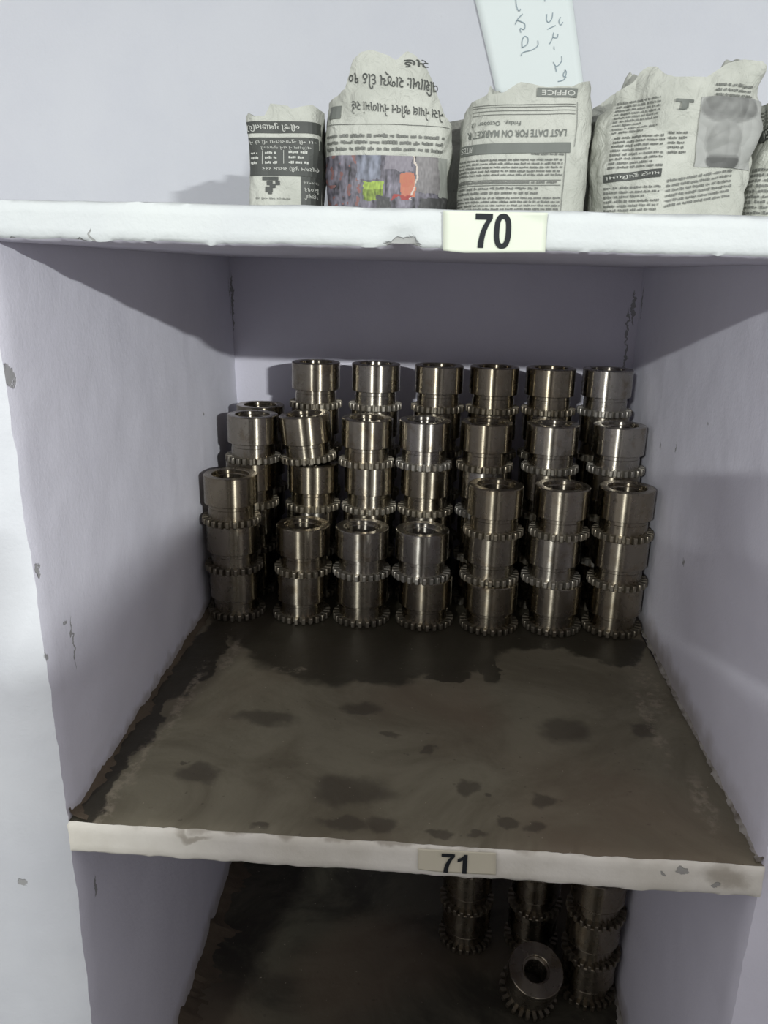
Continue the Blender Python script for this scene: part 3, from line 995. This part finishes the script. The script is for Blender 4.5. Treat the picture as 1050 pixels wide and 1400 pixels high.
# ------------------------------------------------------------------ number stickers
DIG = {'7': (0.60, [(0, 1), (.60, 1), (.60, .86), (.47, .66), (.38, .44), (.335, .22), (.325, 0), (.12, 0), (.135, .2), (.19, .44), (.285, .65), (.40, .825), (0, .825)]),
       '1': (0.44, [(.44, 0), (.44, 1), (.29, 1), (.235, .90), (.13, .815), (0, .76), (0, .585), (.125, .63), (.235, .70), (.235, 0)])}
def digit_geo(sd):
    V, F, x = [], [], 0.0
    for ch in sd:
        b = len(V)
        if ch == '0':
            n = 28
            for rx, ry in ((.30, .51), (.115, .355)):
                for i in range(n):
                    a_ = 2 * math.pi * i / n
                    c_, s_ = math.cos(a_), math.sin(a_)
                    V.append((x + .30 + rx * math.copysign(abs(c_) ** .8, c_), .5 + ry * math.copysign(abs(s_) ** .8, s_)))
            F += [(b + i, b + (i + 1) % n, b + n + (i + 1) % n, b + n + i) for i in range(n)]
            x += 0.60 + 0.07
        else:
            w, pts = DIG[ch]
            V += [(x + p, q) for p, q in pts]
            F.append(tuple(reversed(range(b, b + len(pts)))))
            x += w + (0.07 if '0' in sd else 0.13)
    x1 = max(v[0] for v in V)
    return [(v[0] / x1, v[1]) for v in V], F
def sticker(label, corners, mat, digits, dbox, y, curl):
    o = empty('number_sticker', (corners[0][0], y, corners[0][1]))
    tag(o, label, 'sticker')
    V, F = [], []
    n = 14
    (ax, az), (bx, bz), (cx_, cz), (dx, dz) = corners
    for i in range(n + 1):
        for k in range(n + 1):
            f, g = i / n, k / n
            x = (ax * (1 - f) + bx * f) * (1 - g) + (dx * (1 - f) + cx_ * f) * g
            z = (az * (1 - f) + bz * f) * (1 - g) + (dz * (1 - f) + cz * f) * g
            yy = -0.0004 * (1 + noise.noise(Vector((x * 60, 0, z * 60))))
            c = max(0, f + (1 - g) - 1.72) / 0.28
            yy -= curl * c
            c2 = max(0, (1 - f) + g - 1.80) / 0.2
            z += 0.0015 * c2
            V.append((x - ax, yy, z - az))
    for i in range(n):
        for k in range(n):
            q0 = i * (n + 1) + k
            F.append((q0, q0 + 1, q0 + n + 2, q0 + n + 1))
    s = mesh_obj('sticker_paper', V, F, mat, o, smooth=3.2)
    md = s.modifiers.new('thickness', 'SOLIDIFY'); md.thickness = 0.0003; md.offset = 0
    TV, TF = digit_geo(digits)
    x0, x1, z0, z1, sl = dbox
    mesh_obj('digits', [(x0 + (x1 - x0) * u - ax, -0.0014, z0 + (z1 - z0) * v + sl * (x1 - x0) * u - az) for u, v in TV], TF, M['black'], o)
    return o
sticker('cream sticker printed 70 on the upper shelf edge', [(0.3079, 0.5166), (0.3780, 0.5165), (0.3785, 0.4912), (0.3091, 0.4892)], M['sticker70'], '70',
        (0.3300, 0.3545, 0.4930, 0.5152, 0.0), -0.0016, 0.002)
sticker('beige sticker printed 71 on the stained shelf edge', [(0.3105, -0.0010), (0.3772, 0.0004), (0.3785, -0.0224), (0.3114, -0.0238)], M['sticker71'], '71',
        (0.3308, 0.3532, -0.0232, -0.0035, 0.02), -0.0016, 0.0)

# ------------------------------------------------------------------ behind the viewpoint: room floor, photographer, cupboards and box added to cast shade
ZF = -0.98
fl = mesh_obj('floor', [(-2.5, -5.2, ZF), (4.5, -5.2, ZF), (4.5, D + 0.08, ZF), (-2.5, D + 0.08, ZF),
                        (-2.5, -5.2, ZF - .05), (4.5, -5.2, ZF - .05), (4.5, D + 0.08, ZF - .05), (-2.5, D + 0.08, ZF - .05)],
              [(0, 1, 2, 3), (7, 6, 5, 4), (0, 4, 5, 1), (1, 5, 6, 2), (2, 6, 7, 3), (3, 7, 4, 0)], plain('grey_cement', (0.13, 0.125, 0.12), 0.8))
struct(fl, 'grey cement floor of the store room')

def box(name, x, y, z, mat, parent, bev=0.004):
    bm = bmesh.new()
    bmesh.ops.create_cube(bm, size=1)
    for v in bm.verts:
        v.co = Vector((x[0] + (x[1] - x[0]) * (v.co.x + .5), y[0] + (y[1] - y[0]) * (v.co.y + .5), z[0] + (z[1] - z[0]) * (v.co.z + .5)))
    bmesh.ops.bevel(bm, geom=bm.edges[:], offset=bev, segments=2, affect='EDGES')
    me = bpy.data.meshes.new(name)
    bm.to_mesh(me); bm.free()
    me.materials.append(mat)
    return link(bpy.data.objects.new(name, me), parent)
grey_steel = plain('grey_enamel', (0.30, 0.31, 0.32), 0.5)
for cx_, hw, dp, ht, lab in ((-0.035, 0.285, 0.20, 1.58, 'narrow grey steel cupboard added behind the viewpoint to cast shade, on the left'),
                             (1.315, 0.36, 0.20, 1.570, 'wider grey steel cupboard added behind the viewpoint to cast shade, under the box')):
    cup = tag(empty('shade_cupboard', (cx_, -1.52 - dp, ZF)), lab, 'cupboard', 'steel cupboards added behind the viewpoint to cast shade')  # invented cupboards, unseen, placed to block the lamps from the lower shelves
    box('carcass', (-hw, hw), (-dp, dp), (0.0, ht), grey_steel, cup)
    for k in range(2):
        dr = box('door', (-hw + .01 + k * hw, k * hw - .01), (dp, dp + 0.015), (0.08, ht - .035), grey_steel, cup, 0.002)
        box('handle', (-0.035 + k * 0.05, -0.015 + k * 0.05), (dp + .015, dp + .045), (0.75, 0.90), M['steel_teeth'], dr, 0.002)
car = tag(empty('shade_carton', (1.40, -1.72, ZF + 1.5705)), 'brown cardboard box added to cast shade, on top of the steel cupboard', 'box')  # unseen box, added to raise the shade edge on the left partition
card = plain('brown_card', (0.36, 0.25, 0.15), 0.8)
cb = box('carton_body', (-0.19, 0.26), (-0.13, 0.13), (0.0, 0.105), card, car, 0.003)
box('tape_strip', (-0.19, 0.26), (-0.025, 0.025), (0.1051, 0.1057), plain('tape', (0.5, 0.4, 0.25), 0.3), cb, 0.0001)

# phone held up, its lens at the viewpoint
ph = tag(empty('phone'), 'black phone held up in both hands at the viewpoint', 'phone')
pm = Matrix((CAM_R, CAM_U, -CAM_F)).transposed().to_4x4()
pm.translation = CAM_LOC - CAM_F * 0.016 - CAM_U * 0.062 
ph.matrix_world = pm
box('phone_body', (-0.036, 0.036), (-0.078, 0.078), (-0.0045, 0.0040), plain('black_glass', (0.02, 0.02, 0.022), 0.15), ph, 0.003)
box('screen', (-0.034, 0.034), (-0.075, 0.075), (0.0041, 0.0046), plain('dark_screen', (0.03, 0.03, 0.035), 0.1), ph, 0.0001)

def person(name, label):
    V, R_, E, reg = [], [], [], []
    def v(p, r, parent=None):
        V.append(Vector(p)); R_.append(r if isinstance(r, tuple) else (r, r))
        if parent is not None:
            E.append((parent, len(V) - 1))
        return len(V) - 1
    x0, y0 = 0.40, -1.04
    pel = v((x0, y0, -0.06), (0.150, 0.105))
    wai = v((x0, y0 + .005, 0.08), (0.140, 0.100), pel)
    che = v((x0, y0 + .015, 0.26), (0.155, 0.115), wai)
    upc = v((x0, y0 + .01, 0.375), (0.120, 0.090), che)
    nck = v((x0, y0 + .02, 0.465), 0.056, upc)
    hd0 = v((x0 - .01, y0 + .045, 0.535), (0.070, 0.082), nck)
    hd1 = v((x0 - .015, y0 + .05, 0.610), (0.076, 0.094), hd0)
    v((x0 - .015, y0 + .045, 0.675), (0.062, 0.075), hd1)
    hands = []
    for s, elbow, wrist in ((-1, (0.155, -0.96, 0.17), (0.262, -0.70, 0.345)), (1, (0.640, -0.96, 0.17), (0.372, -0.70, 0.345))):
        sh = v((x0 + s * 0.180, y0 + .01, 0.410), (0.068, 0.064), upc)
        el = v(elbow, 0.046, sh)
        mid = v(tuple((Vector(elbow) * 0.65 + Vector(wrist) * 0.35)), 0.043, el)
        wr_ = v(wrist, 0.027, mid)
        hands.append((s, wr_, Vector(wrist)))
        hip = v((x0 + s * 0.095, y0, -0.16), 0.088, pel)
        kn = v((x0 + s * 0.115, y0 + .015, -0.52), 0.058, hip)
        ca = v((x0 + s * 0.120, y0 - .005, -0.66), 0.056, kn)
        an = v((x0 + s * 0.125, y0, -0.90), 0.038, ca)
        he = v((x0 + s * 0.125, y0 + .03, -0.940), 0.036, an)
        v((x0 + s * 0.145, y0 + .17, -0.950), (0.042, 0.026), he)
    # palms beside the phone, fingers curled round its back edge, thumbs across the screen
    for s, w, W0 in hands:
        C = CAM_LOC - CAM_F * 0.016 - CAM_U * 0.085
        def L(r, u, f):
            return C + CAM_R * (s * r) + CAM_U * u + CAM_F * f
        pa = v(L(0.054, -0.030, -0.010), (0.020, 0.013), w)
        pb = v(L(0.052, 0.004, -0.006), (0.021, 0.012), pa)
        for q, (u, ln) in enumerate(((0.026, 0.95), (0.009, 1.0), (-0.008, 0.95), (-0.024, 0.8))):
            k1 = v(L(0.052, u, 0.006), 0.0090, pb if q < 2 else pa)
            k2 = v(L(0.040, u + .002, 0.0165), 0.0085, k1)
            v(L(0.040 - 0.026 * ln, u + .004, 0.0150), 0.0075, k2)
        t1 = v(L(0.046, 0.000, -0.022), 0.0105, pa)
        t2 = v(L(0.030, 0.018, -0.0200), 0.0095, t1)
        v(L(0.014, 0.028, -0.0155), 0.0085, t2)
    me = bpy.data.meshes.new(name)
    me.from_pydata([tuple(p) for p in V], E, [])
    ob = bpy.data.objects.new(name, me)
    COL.objects.link(ob)
    ob.modifiers.new('skin', 'SKIN')
    me.skin_vertices.new() if not me.skin_vertices else None
    for i, sv in enumerate(me.skin_vertices[0].data):
        sv.radius = R_[i]
        sv.use_root = (i == 0)
    sd = ob.modifiers.new('smooth', 'SUBSURF'); sd.levels = 2; sd.render_levels = 2
    dg = bpy.context.evaluated_depsgraph_get()
    body = bpy.data.meshes.new_from_object(ob.evaluated_get(dg))
    bpy.data.objects.remove(ob)
    body.name = name
    body.materials.clear()
    for mt in (plain('dark_shirt', (0.06, 0.065, 0.08), 0.8), plain('dark_trousers', (0.035, 0.035, 0.04), 0.8), plain('skin', (0.38, 0.23, 0.16), 0.5), plain('shoe_leather', (0.02, 0.017, 0.015), 0.5)):
        body.materials.append(mt)
    for p in body.polygons:
        c = p.center
        p.use_smooth = True
        if c.z < -0.905: p.material_index = 3
        elif c.z < -0.04: p.material_index = 1
        elif c.z > 0.455 and c.y < -0.85: p.material_index = 2
        elif c.y > -0.715: p.material_index = 2
        else: p.material_index = 0
    o = link(bpy.data.objects.new(name, body))
    tag(o, label, 'person')
    hc = Vector((x0 - .015, y0 + .045, 0.615))
    # hair, ears, nose, eyes
    bm = bmesh.new()
    bmesh.ops.create_uvsphere(bm, u_segments=32, v_segments=20, radius=1)
    bmesh.ops.delete(bm, geom=[q for q in bm.verts if q.co.z < -0.25 + 0.62 * max(0, q.co.y)], context='VERTS')
    for q in bm.verts:
        n = 1 + 0.03 * noise.noise(q.co * 9)
        q.co = hc + Vector((q.co.x * 0.088 * n, q.co.y * 0.104 * n, 0.01 + q.co.z * 0.112 * n))
    hm = bpy.data.meshes.new('hair'); bm.to_mesh(hm); bm.free()
    hm.materials.append(plain('black_hair', (0.012, 0.011, 0.010), 0.6))
    link(bpy.data.objects.new('hair', hm), o)
    def blob(nm, c, r, mat):
        bm = bmesh.new()
        bmesh.ops.create_uvsphere(bm, u_segments=14, v_segments=10, radius=1)
        for q in bm.verts:
            q.co = Vector(c) + Vector((q.co.x * r[0], q.co.y * r[1], q.co.z * r[2]))
        mm = bpy.data.meshes.new(nm); bm.to_mesh(mm); bm.free()
        mm.materials.append(mat)
        mm.polygons.foreach_set('use_smooth', [True] * len(mm.polygons))
        return link(bpy.data.objects.new(nm, mm), o)
    skin = body.materials[2]
    blob('nose', hc + Vector((0, 0.092, -0.035)), (0.012, 0.018, 0.022), skin)
    blob('mouth', hc + Vector((0, 0.080, -0.075)), (0.024, 0.010, 0.007), plain('lips', (0.30, 0.13, 0.11), 0.5))
    for s in (-1, 1):
        blob('ear', hc + Vector((s * 0.080, 0.0, -0.02)), (0.010, 0.020, 0.030), skin)
        blob('eye', hc + Vector((s * 0.032, 0.082, -0.008)), (0.014, 0.010, 0.009), plain('eye_white', (0.6, 0.58, 0.55), 0.3))
    return o
person('person', 'person in dark shirt and trousers holding the phone up, behind the viewpoint')
